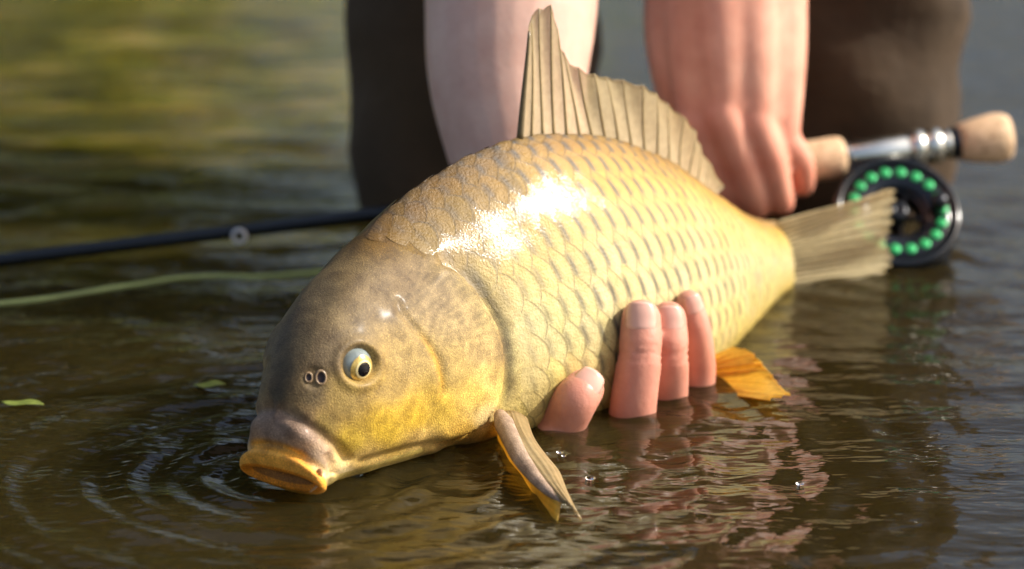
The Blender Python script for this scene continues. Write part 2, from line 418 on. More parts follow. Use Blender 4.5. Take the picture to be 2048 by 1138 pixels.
# fine radiating ridges on the gill cover
th = np.arctan2(Y - 700, X - 770); rr = np.hypot(X - 770, Y - 700)
fan = smooth(rr, 50, 95) * (1 - smooth(rr, 190, 235)) * cover * smooth(d * 0 + seg_dist(X, Y, OPERC)[0], 4, 14) * (1 - smooth(th, -.15, .15)) * smooth(th, -1.35, -1.1)
disp += .00014 * np.sin(th * 62 + 2 * np.sin(rr * .03)) * fan
low = np.array([[mnoise.noise(Vector(G[i, j] * 45)) for j in range(0, HALF)] for i in range(NU)])
disp += .0007 * low
full = np.zeros((NU, NV)); full[:, :HALF] = disp; full[:, HALF:] = disp[:, 1:HALF - 1][:, ::-1]
G = G + GN * full[..., None]; GN = grid_normals(G); PG = proj(G); X, Y = PG[:, :HALF, 0], PG[:, :HALF, 1]

# natural colouring, traced at points of the flank
COLS = [((548, 908), (.70, .32, .04)), ((560, 925), (.94, .44, .03)), ((590, 930), (.94, .44, .03)), ((615, 955), (.94, .44, .03)), ((500, 940), (.70, .28, .03)), ((520, 920), (.88, .40, .05)), ((590, 975), (.76, .32, .03)), ((545, 945), (.70, .28, .03)), ((575, 950), (.50, .18, .02)), ((560, 966), (.80, .36, .04)), ((590, 984), (.84, .40, .05)), ((615, 980), (.84, .42, .07)), ((530, 955), (.78, .34, .04)),
 ((520, 860), (.25, .165, .12)), ((520, 880), (.30, .19, .11)), ((560, 860), (.28, .185, .14)), ((610, 870), (.40, .27, .18)), ((600, 898), (.74, .36, .05)), ((560, 888), (.40, .22, .07)), ((575, 895), (.66, .32, .05)), ((635, 910), (.76, .56, .33)), ((642, 945), (.82, .68, .44)), ((690, 960), (.78, .68, .46)),
 ((545, 790), (.065, .052, .034)), ((560, 730), (.085, .068, .045)), ((600, 680), (.10, .08, .052)), ((640, 590), (.12, .095, .06)), ((700, 520), (.16, .12, .065)), ((760, 440), (.21, .15, .06)), ((840, 370), (.25, .165, .055)), ((620, 790), (.17, .13, .075)), ((650, 700), (.155, .118, .075)), ((700, 640), (.19, .145, .085)),
 ((760, 590), (.21, .16, .10)), ((800, 560), (.19, .14, .085)), ((600, 830), (.20, .14, .07)), ((650, 850), (.27, .20, .06)), ((700, 880), (.52, .38, .06)), ((770, 850), (.58, .41, .05)), ((830, 830), (.60, .42, .055)), ((780, 770), (.36, .26, .09)), ((690, 800), (.31, .23, .085)), ((820, 720), (.36, .27, .12)),
 ((730, 930), (.72, .52, .20)), ((850, 885), (.72, .52, .20)), ((930, 870), (.66, .44, .10)), ((870, 600), (.26, .20, .12)), ((920, 640), (.36, .28, .15)), ((960, 700), (.44, .34, .17)), ((900, 730), (.38, .29, .12)), ((950, 790), (.58, .43, .12)), ((880, 820), (.58, .42, .08)), ((980, 760), (.60, .46, .18)), ((980, 840), (.74, .60, .34)), ((1000, 860), (.68, .46, .10)),
 ((1020, 700), (.30, .22, .11)), ((960, 560), (.27, .21, .10)), ((1030, 800), (.72, .64, .22)), ((1000, 620), (.42, .35, .17)), ((1060, 780), (.70, .56, .12)), ((1060, 850), (.74, .66, .36))]
def color_at(px, py, pts, sig):
    xs = np.array([p[0][0] for p in pts], float); ys = np.array([p[0][1] for p in pts], float); cs = np.array([p[1] for p in pts])
    d2 = (px[..., None] - xs) ** 2 + (py[..., None] - ys) ** 2
    w = 1 / (d2 + sig ** 2) ** 2
    return (w[..., None] * cs).sum(-2) / w.sum(-1)[..., None]
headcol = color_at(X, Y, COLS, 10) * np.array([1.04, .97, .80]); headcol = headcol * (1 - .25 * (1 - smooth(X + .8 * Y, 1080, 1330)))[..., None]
# body: bands from back to belly
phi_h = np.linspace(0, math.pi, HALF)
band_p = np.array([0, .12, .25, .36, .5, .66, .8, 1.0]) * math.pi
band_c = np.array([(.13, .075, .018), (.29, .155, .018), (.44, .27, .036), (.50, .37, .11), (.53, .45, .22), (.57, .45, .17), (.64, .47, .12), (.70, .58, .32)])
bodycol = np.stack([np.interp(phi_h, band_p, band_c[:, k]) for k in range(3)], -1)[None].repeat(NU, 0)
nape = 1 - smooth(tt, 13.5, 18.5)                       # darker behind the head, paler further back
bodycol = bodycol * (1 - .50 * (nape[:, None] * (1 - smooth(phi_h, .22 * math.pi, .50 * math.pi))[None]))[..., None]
seam_d, seam_s, seam_p = seg_dist(X, Y, [(960, 280), (1003, 312), (1022, 352), (1050, 400), (1058, 440), (1000, 520)])
nape_side = (X < np.interp(Y, [280, 312, 352, 400, 440, 520], [960, 1003, 1022, 1050, 1058, 1000])) & (Y < 520)
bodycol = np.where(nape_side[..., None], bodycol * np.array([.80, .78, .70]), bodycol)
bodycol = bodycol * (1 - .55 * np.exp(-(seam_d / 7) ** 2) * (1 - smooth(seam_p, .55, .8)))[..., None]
mixw = np.where(cover & (tt[:, None] < 17), 0.0, 1.0)
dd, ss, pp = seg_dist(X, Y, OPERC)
mixw = np.where(cover, 0, smooth(dd, 2, 22)); mixw = np.maximum(mixw, smooth(tt, 16, 17)[:, None])
napeline, ns_, _ = seg_dist(X, Y, [(600, 560), (690, 535), (780, 545), (862, 522)])
up_ = Y < np.interp(X, [560, 690, 780, 862, 900], [600, 535, 540, 520, 535])
mixw = np.maximum(mixw, np.where(up_ & (tt[:, None] > 11), smooth(napeline, 0, 60), 0))
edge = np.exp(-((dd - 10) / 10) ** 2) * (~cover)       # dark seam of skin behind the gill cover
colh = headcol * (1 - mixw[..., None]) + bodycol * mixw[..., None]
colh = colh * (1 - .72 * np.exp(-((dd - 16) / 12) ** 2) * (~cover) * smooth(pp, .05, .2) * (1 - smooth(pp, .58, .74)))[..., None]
pre = [(828, 655), (856, 690), (874, 725), (884, 765), (882, 795)]; dg, _, pg = seg_dist(X, Y, pre)
gw = np.exp(-(dg / 5.5) ** 2) * smooth(pg, .0, .3) * .8
colh = colh * (1 - gw[..., None]) + np.array([.55, .30, .03]) * gw[..., None]
lipw = (1 - smooth(tt, 4.35, 4.95))[:, None, None]; lipc = np.where((tt < 3.1)[:, None, None], np.array([.84, .28, .02]), np.array([.92, .42, .06])) * (1 + .10 * low[..., None]); colh = colh * (1 - lipw) + lipc * lipw
colh = np.where((tt < 1.7)[:, None, None], np.array([.34, .13, .02]), colh)
snw = (smooth(tt, 5.1, 5.8) * (1 - smooth(tt, 7.0, 8.2)))[:, None, None] * (1 - smooth(phi_h, .42 * math.pi, .6 * math.pi))[None, :, None] * .75
colh = colh * (1 - snw) + np.array([.26, .185, .15]) * snw
colh *= (1 - .30 * np.clip(np.sin(th * 62 + 2 * np.sin(rr * .03)), 0, 1) * fan)[..., None]
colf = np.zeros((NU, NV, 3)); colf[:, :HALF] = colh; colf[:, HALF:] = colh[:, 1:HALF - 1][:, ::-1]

base_pt = at_z(1250, 800, 0); CARP0 = Vector((0.03, 1.2, 0.0))
carp = empty('carp', CARP0, 'golden brown scaled carp held just above the water, orange lips at the surface', 'fish')
def fish_part(name, V, F, m, cols=None, parent=None, label=None, kind=None, uv=None):
    me = new_mesh(name, np.asarray(V) - np.array(CARP0), F)
    if cols is not None: set_color(me, cols)
    if uv is not None: set_uv(me, uv)
    o = obj(name, me, m, parent or carp, label=label, kind=kind); return o
Fb = grid_faces(NU, NV, True) + [tuple(range(NV))[::-1], tuple((NU - 1) * NV + k for k in range(NV))]
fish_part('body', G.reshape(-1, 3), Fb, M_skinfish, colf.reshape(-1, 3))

# ---- scales: staggered rows on the flank surface
mid = G[:, NV // 4]; arc = np.concatenate([[0], np.cumsum(np.linalg.norm(np.diff(mid, axis=0), axis=1))])
def surf(sv, fv, side):
    """sv arc length along the flank, fv 0..1 from back to belly (arrays) -> point, normal, color"""
    iu = np.interp(sv, arc, np.arange(NU)); jv = np.clip(fv, 0.0, 1.0) * (HALF - 1)
    i0 = np.clip(iu.astype(int), 0, NU - 2); fu = (iu - i0)[:, None]; j0 = np.clip(jv.astype(int), 0, HALF - 2); fj = (jv - j0)[:, None]
    def s(A, m=None):
        m = m or (lambda j: j)
        return (A[i0, m(j0)] * (1 - fu) + A[i0 + 1, m(j0)] * fu) * (1 - fj) + (A[i0, m(j0 + 1)] * (1 - fu) + A[i0 + 1, m(j0 + 1)] * fu) * fj
    m = (lambda j: j) if side > 0 else (lambda j: (NV - j) % NV)
    return s(G, m), unit(s(GN, m)), s(colf, m)
ROWS = 13; s_gill = np.interp(10.5, tt, arc); s_end = arc[-1] - .004
def pitch(s): f = np.clip((s - s_gill) / (s_end - s_gill), 0, 1); return .0128 * (1 - f) + .0072 * f
cols_s = [s_gill]
while cols_s[-1] < s_end: cols_s.append(cols_s[-1] + pitch(cols_s[-1]))
NA, NB = 6, 9
def scale_geom(s0, f0, side, jit):
    c = pitch(s0); p = .92 / ROWS
    a = np.linspace(-1, 1, NA + 1); b = np.linspace(0, 1, NB + 1)
    A, B = np.meshgrid(a, b, indexing='ij'); A = A.ravel(); B = B.ravel()
    rear = .80 * (1 - .62 * np.abs(A) ** 2.0) + jit[2] * .05 * np.sin(A * 5 + jit[3]); front = -.72 + .25 * A ** 2
    bb = front + (rear - front) * B
    wid = .80 * p * (1 - .12 * B)
    S = s0 + bb * c; Fv = f0 + A * wid + jit[0] * .004
    P, N, col = surf(S, Fv, side)
    lift = .0001 + .0010 * B + .0002 * jit[1] - .0002 * np.abs(A) ** 2
    lift = lift * (.25 + .75 * (smooth(np.array([s0]), s_gill + .012, s_gill + .055)[0] if f0 < .42 else 1.0)); P = P + N * lift[:, None]
    tint = 1 + .10 * jit[1]; colr = col * tint * np.array([1, 1 + .03 * jit[3], 1 + .12 * jit[2]])
    xb = (bb + .08) / .17; spot = np.exp(-(xb ** 2)) * np.exp(-(A / .52) ** 4)
    return P, colr, A, bb, spot
sc_faces = grid_faces(NA + 1, NB + 1)
items = []
for side in (1, -1):
    for i, s0 in enumerate(cols_s):
        for j in range(ROWS):
            ss0 = s0 + (pitch(s0) / 2 if j % 2 else 0); f0 = .045 + .92 * j / (ROWS - 1) * .97
            if ss0 > s_end: continue
            Pc, Nc, _ = surf(np.array([ss0]), np.array([f0]), side)
            Pm, _, _ = surf(np.array([ss0]), np.array([f0]), 1); q = proj(Pm[0])
            # keep clear of the head and the gill cover
            dx, sx, px_ = seg_dist(np.array([q[0]]), np.array([q[1]]), OPERC)
            behind = sx[0] != _s[0]
            if q[1] < 530: ok = (q[1] < np.interp(q[0], [640, 720, 800, 860, 1100], [420, 474, 487, 492, 505])) or q[0] > 890
            elif f0 > .5: ok = behind and q[0] > 985
            else: ok = behind and q[0] > 880
            if behind and dx[0] < (20 if q[1] < 620 else 36) and q[1] > 530: ok = False
            if f0 > .84 and ss0 < np.interp(15.5, tt, arc): ok = False
            if not ok: continue
            facing = float((CAM - Pc[0]) @ Nc[0]); jit = rng.uniform(-1, 1, 4)
            items.append((facing > 0 and side > 0, proj(Pc[0]), ss0, f0, side, jit, facing))
M_S = M_scale
vis = [it for it in items if it[0]]
def px_area(it):
    z = it[1][2]; return pitch(it[2]) * it[6] / z ** 3 * (1 if it[1][1] < 860 else .2)
vis.sort(key=px_area, reverse=True); big = vis[:300]; rest = vis[300:] + [it for it in items if not it[0]]
def scale_color(P, col, A, bb, spot, s0, f0):
    rear_ = .80 * (1 - .62 * A ** 2); rim = np.maximum(smooth(bb - rear_, -.08, 0) * 1.5, smooth(np.abs(A), .8, 1.0) * .3)
    fade = smooth(np.array([s0]), np.interp(14, tt, arc), np.interp(17, tt, arc))[0] * (1 - smooth(np.array([f0]), .62, .8)[0])
    sp = spot * (.36 + .64 * fade) * (1 - smooth(np.array([f0]), .66, .86)[0])
    c = col * (1 - sp[:, None]) + np.array([.045, .045, .045]) * sp[:, None]
    return c * (1 - rim * .42)[:, None]
for it in big:
    P, col, A, bb, spot = scale_geom(it[2], it[3], it[4], it[5])
    fish_part('scale', P, sc_faces, M_S, scale_color(P, col, A, bb, spot, it[2], it[3]))
VV, FF, CC = [], [], []
for it in rest:
    P, col, A, bb, spot = scale_geom(it[2], it[3], it[4], it[5]); o0 = len(VV)
    VV.extend(P); CC.extend(scale_color(P, col, A, bb, spot, it[2], it[3])); FF.extend(tuple(o0 + k for k in f) for f in sc_faces)
fish_part('small_scales', VV, FF, M_S, np.array(CC), kind='stuff')

# ---- eye, nostrils, barbels
def cap_mesh(cen, rad, axis, ang0, ang1, n=28, m=8, squash=1.0):
    axis = unit(axis); A = unit(np.cross(axis, [0, 0, 1.0])); B = np.cross(axis, A); V = []
    for i in range(m + 1):
        a = ang0 + (ang1 - ang0) * i / m
        for k in range(n):
            t = 2 * math.pi * k / n
            V.append(cen + rad * (math.cos(a) * axis + math.sin(a) * (math.cos(t) * A * squash + math.sin(t) * B)))
    F = grid_faces(m + 1, n, True); 
    if ang0 < 1e-4: pass
    return V, F
ep, en, _, _ = hit(716, 728); ER = .0082; ec = ep - en * .0042
V, F = cap_mesh(ec, ER, en, 0.0001, 1.75, 40, 14); eye = fish_part('eye', V, F, M_sclera, label='bulging eye with golden iris and black pupil')
dv = ray(728, 739); dv = dv / np.linalg.norm(dv); oc = CAM - ec; bq = oc @ dv; disc = max(bq * bq - (oc @ oc - ER ** 2), 0); gp = CAM + dv * (-bq - math.sqrt(disc)); gz = unit(gp - ec)
V, F = cap_mesh(ec, ER + .00045, gz, .25, .72, 40, 6); fish_part('iris', V, F, M_iris, parent=eye)
V, F = cap_mesh(ec, ER + .00060, gz, .37, .47, 40, 3); fish_part('iris_ring', V, F, M_irisrim, parent=eye)
V, F = cap_mesh(ec, ER + .00055, gz, .0001, .40, 40, 6); fish_part('pupil', V, F, M_pupil, parent=eye)
for (nx, ny, rx) in ((617.5, 755, 6.5), (642, 755, 9.5)):
    p, n, _, _ = hit(nx, ny); r = rx / FPX * 1.08; up = unit(np.array([0, 0, 1.0]) - n * n[2]); sd = np.cross(up, n)
    prof = [(1.8, -.0022), (1.55, -.0006), (1.3, .0002), (1.12, .0002), (1.0, -.0003), (.6, -.0005), (.01, -.0006)]; V = []
    for (k, h) in prof:
        for q in range(24):
            a = 2 * math.pi * q / 24; V.append(p + n * (h + .0008) + r * k * (math.cos(a) * sd * .85 + math.sin(a) * up * 1.15))
    no = fish_part('nostril', V[:5 * 24], grid_faces(5, 24, True), M_pink)
    fish_part('nostril_shade_cup', V[4 * 24:], grid_faces(3, 24, True), M_dark, parent=no)  # shallow cup; its dark colour stands in for the shade of a pit
def barbel(pix, r0):
    pts = []
    for k, (px, py) in enumerate(pix):
        p, n, _, _ = hit(*pix[0]); pts.append(at_y(px, py, p[1] - .0015))
    pts = catmull(np.array(pts), np.linspace(0, len(pts) - 1, 14)); V, F = tube(pts, np.linspace(r0, r0 * .35, 14), 10)
    fish_part('barbel', V, F, M_skinfish, np.tile([.50, .28, .13], (len(V), 1)))
barbel([(641, 938), (641, 958), (634, 972), (620, 984)], .0010)

# ---- fins
def fan_fin(name, bases, tips, frame, mem_mat, ray_mat, mem_col, ray_col, nr, r0, wav=.0, wavn=3, curve=0.0, sub=10, label=None, thick=.0005, spine0=False, tipcol=None):
    """bases: 3D points, tips: pixels; each ray lies in the plane frame(k)=(origin,e1,e2)"""
    B = np.array(bases); T = []
    for k, (b, tp) in enumerate(zip(B, tips)):
        e1, e2 = frame(k, b)
        
        if len(tp) == 3 and not isinstance(tp, tuple): T.append(tp); continue
        d = ray(*tp); Mx = np.array([e1, e2, -d]).T; sol = np.linalg.solve(Mx, CAM - b); T.append(b + e1 * sol[0] + e2 * sol[1])
    T = np.array(T); u = np.linspace(0, len(B) - 1, nr * 4 + 1); Bd, Td = catmull(B, u), catmull(T, u)
    m = len(u); nrm = []
    for k in range(m):
        t = Bd[min(k + 1, m - 1)] - Bd[max(k - 1, 0)]; nrm.append(unit(np.cross(t, Td[k] - Bd[k])))
    nrm = np.array(nrm); V = []; cols = []
    w = np.linspace(0, 1, sub + 1)
    fr_ph = np.arange(m) / 4.0
    P = np.zeros((m, sub + 1, 3))
    for k in range(m):
        jag = 1 - .035 * (0.5 - 0.5 * math.cos(2 * math.pi * fr_ph[k])) - .02 * rng.random()
        for q, ww in enumerate(w):
            l = ww * jag
            bulge = curve * math.sin(math.pi * ww)
            off = wav * math.sin(wavn * k / m * 2 * math.pi + 2 * ww) * ww + .0006 * math.cos(2 * math.pi * fr_ph[k]) * ww
            P[k, q] = Bd[k] + (Td[k] - Bd[k]) * l + nrm[k] * off + nrm[k] * bulge
    def colr(q, c): 
        ww = w[q]; c = np.array(c); return c * (1 - ww) + np.array(tipcol if tipcol is not None else c) * ww
    Vm = np.concatenate([(P + nrm[:, None] * thick / 2).reshape(-1, 3), (P - nrm[:, None] * thick / 2).reshape(-1, 3)])
    n1 = m * (sub + 1); F = grid_faces(m, sub + 1); F = F + [tuple(n1 + i for i in f[::-1]) for f in F]
    rim = [k * (sub + 1) + sub for k in range(m)]; F += [(rim[k], rim[k + 1], n1 + rim[k + 1], n1 + rim[k]) for k in range(m - 1)]
    for e in (0, m - 1):
        l_ = [e * (sub + 1) + q for q in range(sub + 1)]; F += [(l_[q], l_[q + 1], n1 + l_[q + 1], n1 + l_[q]) for q in range(sub)]
    cm = np.array([colr(q, mem_col) for k in range(m) for q in range(sub + 1)]); 
    fin = fish_part(name, Vm, F, mem_mat, np.concatenate([cm, cm]), label=label)
    for k in range(0, m, 4):
        rr_ = r0 * (1.9 if (spine0 and k == 0) else 1)
        path = P[k]; V, F = tube(path, np.linspace(rr_, rr_ * .35, sub + 1), 6)
        rc = np.array(ray_col) * (.45 if (spine0 and k == 0) else 1)
        fish_part('fin_ray', V, F, ray_mat, np.tile(rc, (len(V), 1)), parent=fin)
    return fin
def midframe(k, b):
    t, n = plan_frame(b); return t, np.array([0, 0, 1.0])
dors = [(1040, 272), (1075, 268), (1110, 266), (1150, 266), (1190, 270), (1230, 277), (1270, 288), (1310, 303), (1345, 322), (1375, 343), (1400, 364), (1425, 388)]
dtip = [(1052, 58), (1072, 22), (1097, 8), (1124, 92), (1158, 136), (1205, 150), (1255, 160), (1305, 180), (1348, 214), (1385, 258), (1412, 305), (1440, 372)]
fan_fin('dorsal_fin', [leaned((px, py + 8), on_plane(px, py + 8)) for px, py in dors], dtip, midframe, M_fin, M_finray, (.86, .71, .46), (.46, .35, .18), 17, .0010, wav=.0016, wavn=5, sub=14, spine0=True, tipcol=(.60, .48, .27), label='tall ragged leading edge dorsal fin with brown rays')
# caudal fin swings back towards the picture plane
tb_ = [(1550, 446), (1556, 470), (1560, 495), (1564, 520), (1568, 548), (1570, 576)]
ttip = [(1740, 384), (1798, 384), (1782, 432), (1772, 478), (1790, 520), (1750, 550)]
fan_fin('caudal_fin', [on_plane(*p) for p in tb_], ttip, lambda k, b: (unit([.88, .40, 0]), np.array([0, 0, 1.0])), M_tail, M_finray, (.82, .70, .42), (.66, .54, .30), 14, .0007, wav=.003, wavn=2, sub=12, label='translucent tail fin overlapping the reel')
# pelvic fin
pb = hit(1376, 738)[0] - np.array([0, -.004, 0]); pb2 = hit(1372, 790)[0] - np.array([0, -.004, 0])
pbs = [pb + (pb2 - pb) * f for f in np.linspace(0, 1, 5)]
fan_fin('pelvic_fin', pbs, [at_y(1462, 689, 1.222), at_y(1518, 714, 1.212), at_y(1545, 752, 1.203), at_z(1584, 788, .007), at_z(1545, 797, .006)], midframe, M_orangefin, M_orangefin, (.90, .52, .04), (.80, .42, .03), 10, .0006, wav=.0010, sub=8, label='bright orange pelvic fin spread beside the fingers', tipcol=(.92, .60, .07))
# anal fin
ab = [on_plane(1478, 652), on_plane(1498, 640), on_plane(1518, 620), on_plane(1534, 606)]
fan_fin('anal_fin', ab, [(1512, 690), (1545, 690), (1556, 668), (1556, 640)], midframe, M_orangefin, M_orangefin, (.62, .33, .05), (.55, .28, .04), 7, .0006, sub=6)
# pectoral fin: hangs from behind the gill cover down to the water, towards the viewer; its lower half dips under the surface
c0 = hit(1004, 836)[0]; zb = c0[2]
def strip(pix, zs):
    P = [c for c in (at_z(px, py, z) for (px, py), z in zip(pix, zs))]
    return catmull(np.array(P), np.linspace(0, len(P) - 1, 30))
lead = strip([(1000, 830), (1018, 868), (1038, 910), (1062, 945), (1090, 976), (1122, 1004)], np.array([zb + .003, zb + .002, .012, .010, .008, .005]))
right = strip([(1052, 838), (1066, 878), (1092, 915), (1116, 945), (1132, 985), (1160, 1042)], np.array([zb, .012, .010, .008, .005, .001]))
under = strip([(1002, 852), (994, 892), (1012, 932), (1042, 966), (1072, 1006), (1116, 1048)], np.array([zb - .006, -.006, -.009, -.008, -.004, -.001]))
NLc = 26; rowsP, colsP = [], []
for i in range(30):
    for j in range(NLc):
        f = j / (NLc - 1)
        if f < .4: g = f / .4; p = under[i] * (1 - g) + lead[i] * g; c = np.array([.80, .50, .06])
        else:
            g = (f - .4) / .6; p = lead[i] * (1 - g) + right[i] * g; c = np.array([.66, .50, .26]) * (1 - .25 * (1 - g)) 
            p = p + np.array([0, 0, .0022 * math.sin(math.pi * g) + .0007 * math.sin(g * 6 * math.pi * 1.5) * (i / 30)])
        rowsP.append(p); colsP.append(c * (1 + .12 * math.sin(j * 2.1)))
pect = fish_part('pectoral_fin', rowsP, grid_faces(30, NLc), M_orangefin, np.array(colsP), label='long ribbed pectoral fin trailing into the water')
sol = pect.modifiers.new('thickness', 'SOLIDIFY'); sol.thickness = .0008
RP = np.array(rowsP).reshape(30, NLc, 3)
for j in range(12, NLc, 2):
    V, F = tube(RP[:, j] + np.array([0, 0, .0002]), np.linspace(.0008, .0004, 30), 6); fish_part('fin_ray', V, F, M_orangefin, np.tile([.60, .44, .22], (len(V), 1)), parent=pect)
V, F = tube(lead, np.interp(np.linspace(0, 1, 30), [0, .1, .5, .85, 1], [.0028, .0044, .0036, .0020, .0008]), 14)
fish_part('leading_spine', V, F, M_skinfish, np.tile([.40, .29, .22], (len(V), 1)), parent=pect)
#@@WATER
# ================================================================ WATER, BED, BANK
def axis_pts(lo, hi, step, far):
    a = list(np.arange(lo, hi + 1e-9, step)); s = step
    x = hi
    while x < far: s *= 1.25; x += s; a.append(x)
    s = step; x = lo
    while x > -far: s *= 1.25; x -= s; a.insert(0, x)
    return np.array(a)
wx = axis_pts(-.46, .46, .0026, 400); wy = axis_pts(.80, 1.75, .0026, 400)
WX, WY = np.meshgrid(wx, wy, indexing='ij')
def rings(px, py, lam, amp, decay, ph=0., r0=0.):
    p = at_z(px, py); r = np.hypot(WX - p[0], WY - p[1])
    return amp * np.sin(2 * math.pi * (r - r0) / lam + ph) * np.exp(-r / decay) * smooth(r, .0, .02)
wave_off = 0
Z = rings(590, 955, .017, .0009, .10) + rings(640, 930, .027, .0011, .14, 1.) + rings(1290, 830, .024, .0005, .09, .5) + rings(1150, 1045, .015, .0004, .05)
Z += rings(1780, 545, .03, .0008, .16) + rings(1000, 860, .033, .0007, .16, 2.)
rr0 = np.random.default_rng(3)
cut = np.exp(-((WX / 3) ** 2 + ((WY - 1.3) / 4) ** 2))
for k in range(26):
    a = rr0.normal(math.pi / 2, .5); lam = rr0.uniform(.03, .16); ph = rr0.uniform(0, 6.28)
    Z += .0022 * lam * np.sin(2 * math.pi * ((WX * math.cos(a) + WY * math.sin(a)) / lam) + ph + 1.5 * np.sin(WX * 7 + k)) * cut * (.55 + .45 * smooth(WY, 1.1, 1.6))
def wz(x, y):
    i = int(np.clip(np.searchsorted(wx, x), 1, len(wx) - 1)); j = int(np.clip(np.searchsorted(wy, y), 1, len(wy) - 1)); return float(Z[i, j])
wV = np.stack([WX, WY, Z], -1).reshape(-1, 3)
water = obj('water', new_mesh('water', wV, [f[::-1] for f in grid_faces(len(wx), len(wy))]), M_water, kind='structure')
water['label'] = 'murky brown green river water with ripples'
# one sheet of ground: river bed, rising into a grassy bank across the river
gx = axis_pts(-12, 12, .4, 600); gy = axis_pts(-2, 26, .4, 600); GX, GY = np.meshgrid(gx, gy, indexing='ij')
edge_y = 9.0 + .5 * np.sin(GX * .9) + np.where(GX > -.2, (GX + .2) * 9, 0)
hgt = -.30 + .85 * smooth(GY, edge_y - 1.2, edge_y + 1.5) + .02 * np.sin(GX * 5) * np.sin(GY * 4)
hgt = np.maximum(hgt, -.30 + 1.0 * smooth(-GY, 10, 13)) + .4 * smooth(GY, edge_y + 2, edge_y + 20)
gme = new_mesh('river_bed', np.stack([GX, GY, hgt], -1).reshape(-1, 3), [f[::-1] for f in grid_faces(len(gx), len(gy))])
gme.materials.append(M_bed); gme.materials.append(M_grass)
cz = np.array([sum(gme.vertices[v].co.z for v in p.vertices) / 4 for p in gme.polygons])
gme.polygons.foreach_set('material_index', (cz > .05).astype(int))
ground = obj('river_bed', gme, None, kind='structure')

# willows on the far bank, mirrored in the water
def bush(loc, h, rad, seed, label):
    r = np.random.default_rng(seed); root = empty('willow_bush', loc, label, 'bush', 'willows on the far bank')
    V, F = [], []
    for k in range(6):
        a = r.uniform(0, 6.28); p = [np.array([0, 0, -.3]), np.array([math.cos(a) * rad * .2, math.sin(a) * rad * .2, h * .4]), np.array([math.cos(a) * rad * .5, math.sin(a) * rad * .5, h * .8])]
        v, f = tube(catmull(np.array(p), np.linspace(0, 2, 8)), np.linspace(.07, .02, 8), 7); o0 = len(V); V += list(v); F += [tuple(o0 + i for i in q) for q in f]
    obj('trunk', new_mesh('trunk', V, F), M_bark, root)
    n = 6000; clumps = r.normal(0, 1, (36, 3)); clumps = clumps / np.linalg.norm(clumps, axis=1, keepdims=True) * r.uniform(.45, 1, (36, 1))
    V, F = [], []
    for k in range(n):
        c = clumps[r.integers(36)] * [rad, rad, h * .5] + [0, 0, h * .55]; p = c + r.normal(0, 1, 3) * rad * .2
        if p[2] < .05: continue
        t = unit(r.normal(0, 1, 3) + [0, 0, -.8]); s = unit(np.cross(t, r.normal(0, 1, 3))); L = r.uniform(.12, .26); w = L * .32
        o0 = len(V); V += [p - t * L, p + s * w, p + t * L, p - s * w]; F.append((o0, o0 + 1, o0 + 2, o0 + 3))
    obj('crown', new_mesh('crown', V, F, False), M_foliage, root)
for k, (x, y, h, rd, lb) in enumerate([(-5.6, 11.5, 7.0, 2.0, 'broad tall willow farthest upstream on the grassy bank'), (-3.3, 10.8, 6.0, 1.6, 'rounded willow second in the row on the bank'), (-1.7, 11.2, 7.5, 1.5, 'tallest willow on the bank, third in the row')]):
    bush((x, y, .25), h, rd, 40 + k, lb)

# ================================================================ PERSON
PX0 = Vector((.09, 1.62, -.28))
person = empty('person', PX0, 'person in brown trousers crouching in the river, holding the carp and a rod', 'person')
def capsule_chain(V, F, pts, rad, n=20):
    """closed tapered tube with domed ends through the joints"""
    pts = np.asarray(pts, float); rad = np.asarray(rad, float); m = (len(pts) - 1) * 8 + 1
    t = np.linspace(0, len(pts) - 1, m); P = catmull(pts, t); r = catmull(rad[:, None], t)[:, 0]
    d0 = unit(P[0] - P[1]); d1 = unit(P[-1] - P[-2]); ca = np.array([.25, .55, .8, .95])
    head = [(P[0] + d0 * r[0] * math.sin(math.acos(c)), r[0] * c) for c in ca]; tail = [(P[-1] + d1 * r[-1] * math.sin(math.acos(c)), r[-1] * c) for c in ca[::-1]]
    PP = np.array([h[0] for h in head] + list(P) + [h[0] for h in tail]); RR = np.array([h[1] for h in head] + list(r) + [h[1] for h in tail])
    v, f = tube(PP, RR, n); o0 = len(V); V += list(v); F += [tuple(o0 + i for i in q) for q in f]
def remesh(V, F, voxel, it=3, fac=.5):
    me = new_mesh('tmp', V, F); bm = bmesh.new(); bm.from_mesh(me); bmesh.ops.recalc_face_normals(bm, faces=bm.faces); bm.to_mesh(me); bm.free()
    o = D.objects.new('tmp', me); C.objects.link(o)
    md = o.modifiers.new('r', 'REMESH'); md.mode = 'VOXEL'; md.voxel_size = voxel
    if it: sm = o.modifiers.new('s', 'SMOOTH'); sm.factor = fac; sm.iterations = it
    dg = bpy.context.evaluated_depsgraph_get(); e = o.evaluated_get(dg).to_mesh()
    vv = np.zeros(len(e.vertices) * 3, np.float32); e.vertices.foreach_get('co', vv); ff = [tuple(p.vertices) for p in e.polygons]
    o.evaluated_get(dg).to_mesh_clear(); D.objects.remove(o, do_unlink=True); D.meshes.remove(me)
    return vv.reshape(-1, 3).astype(float), ff
A3 = np.array
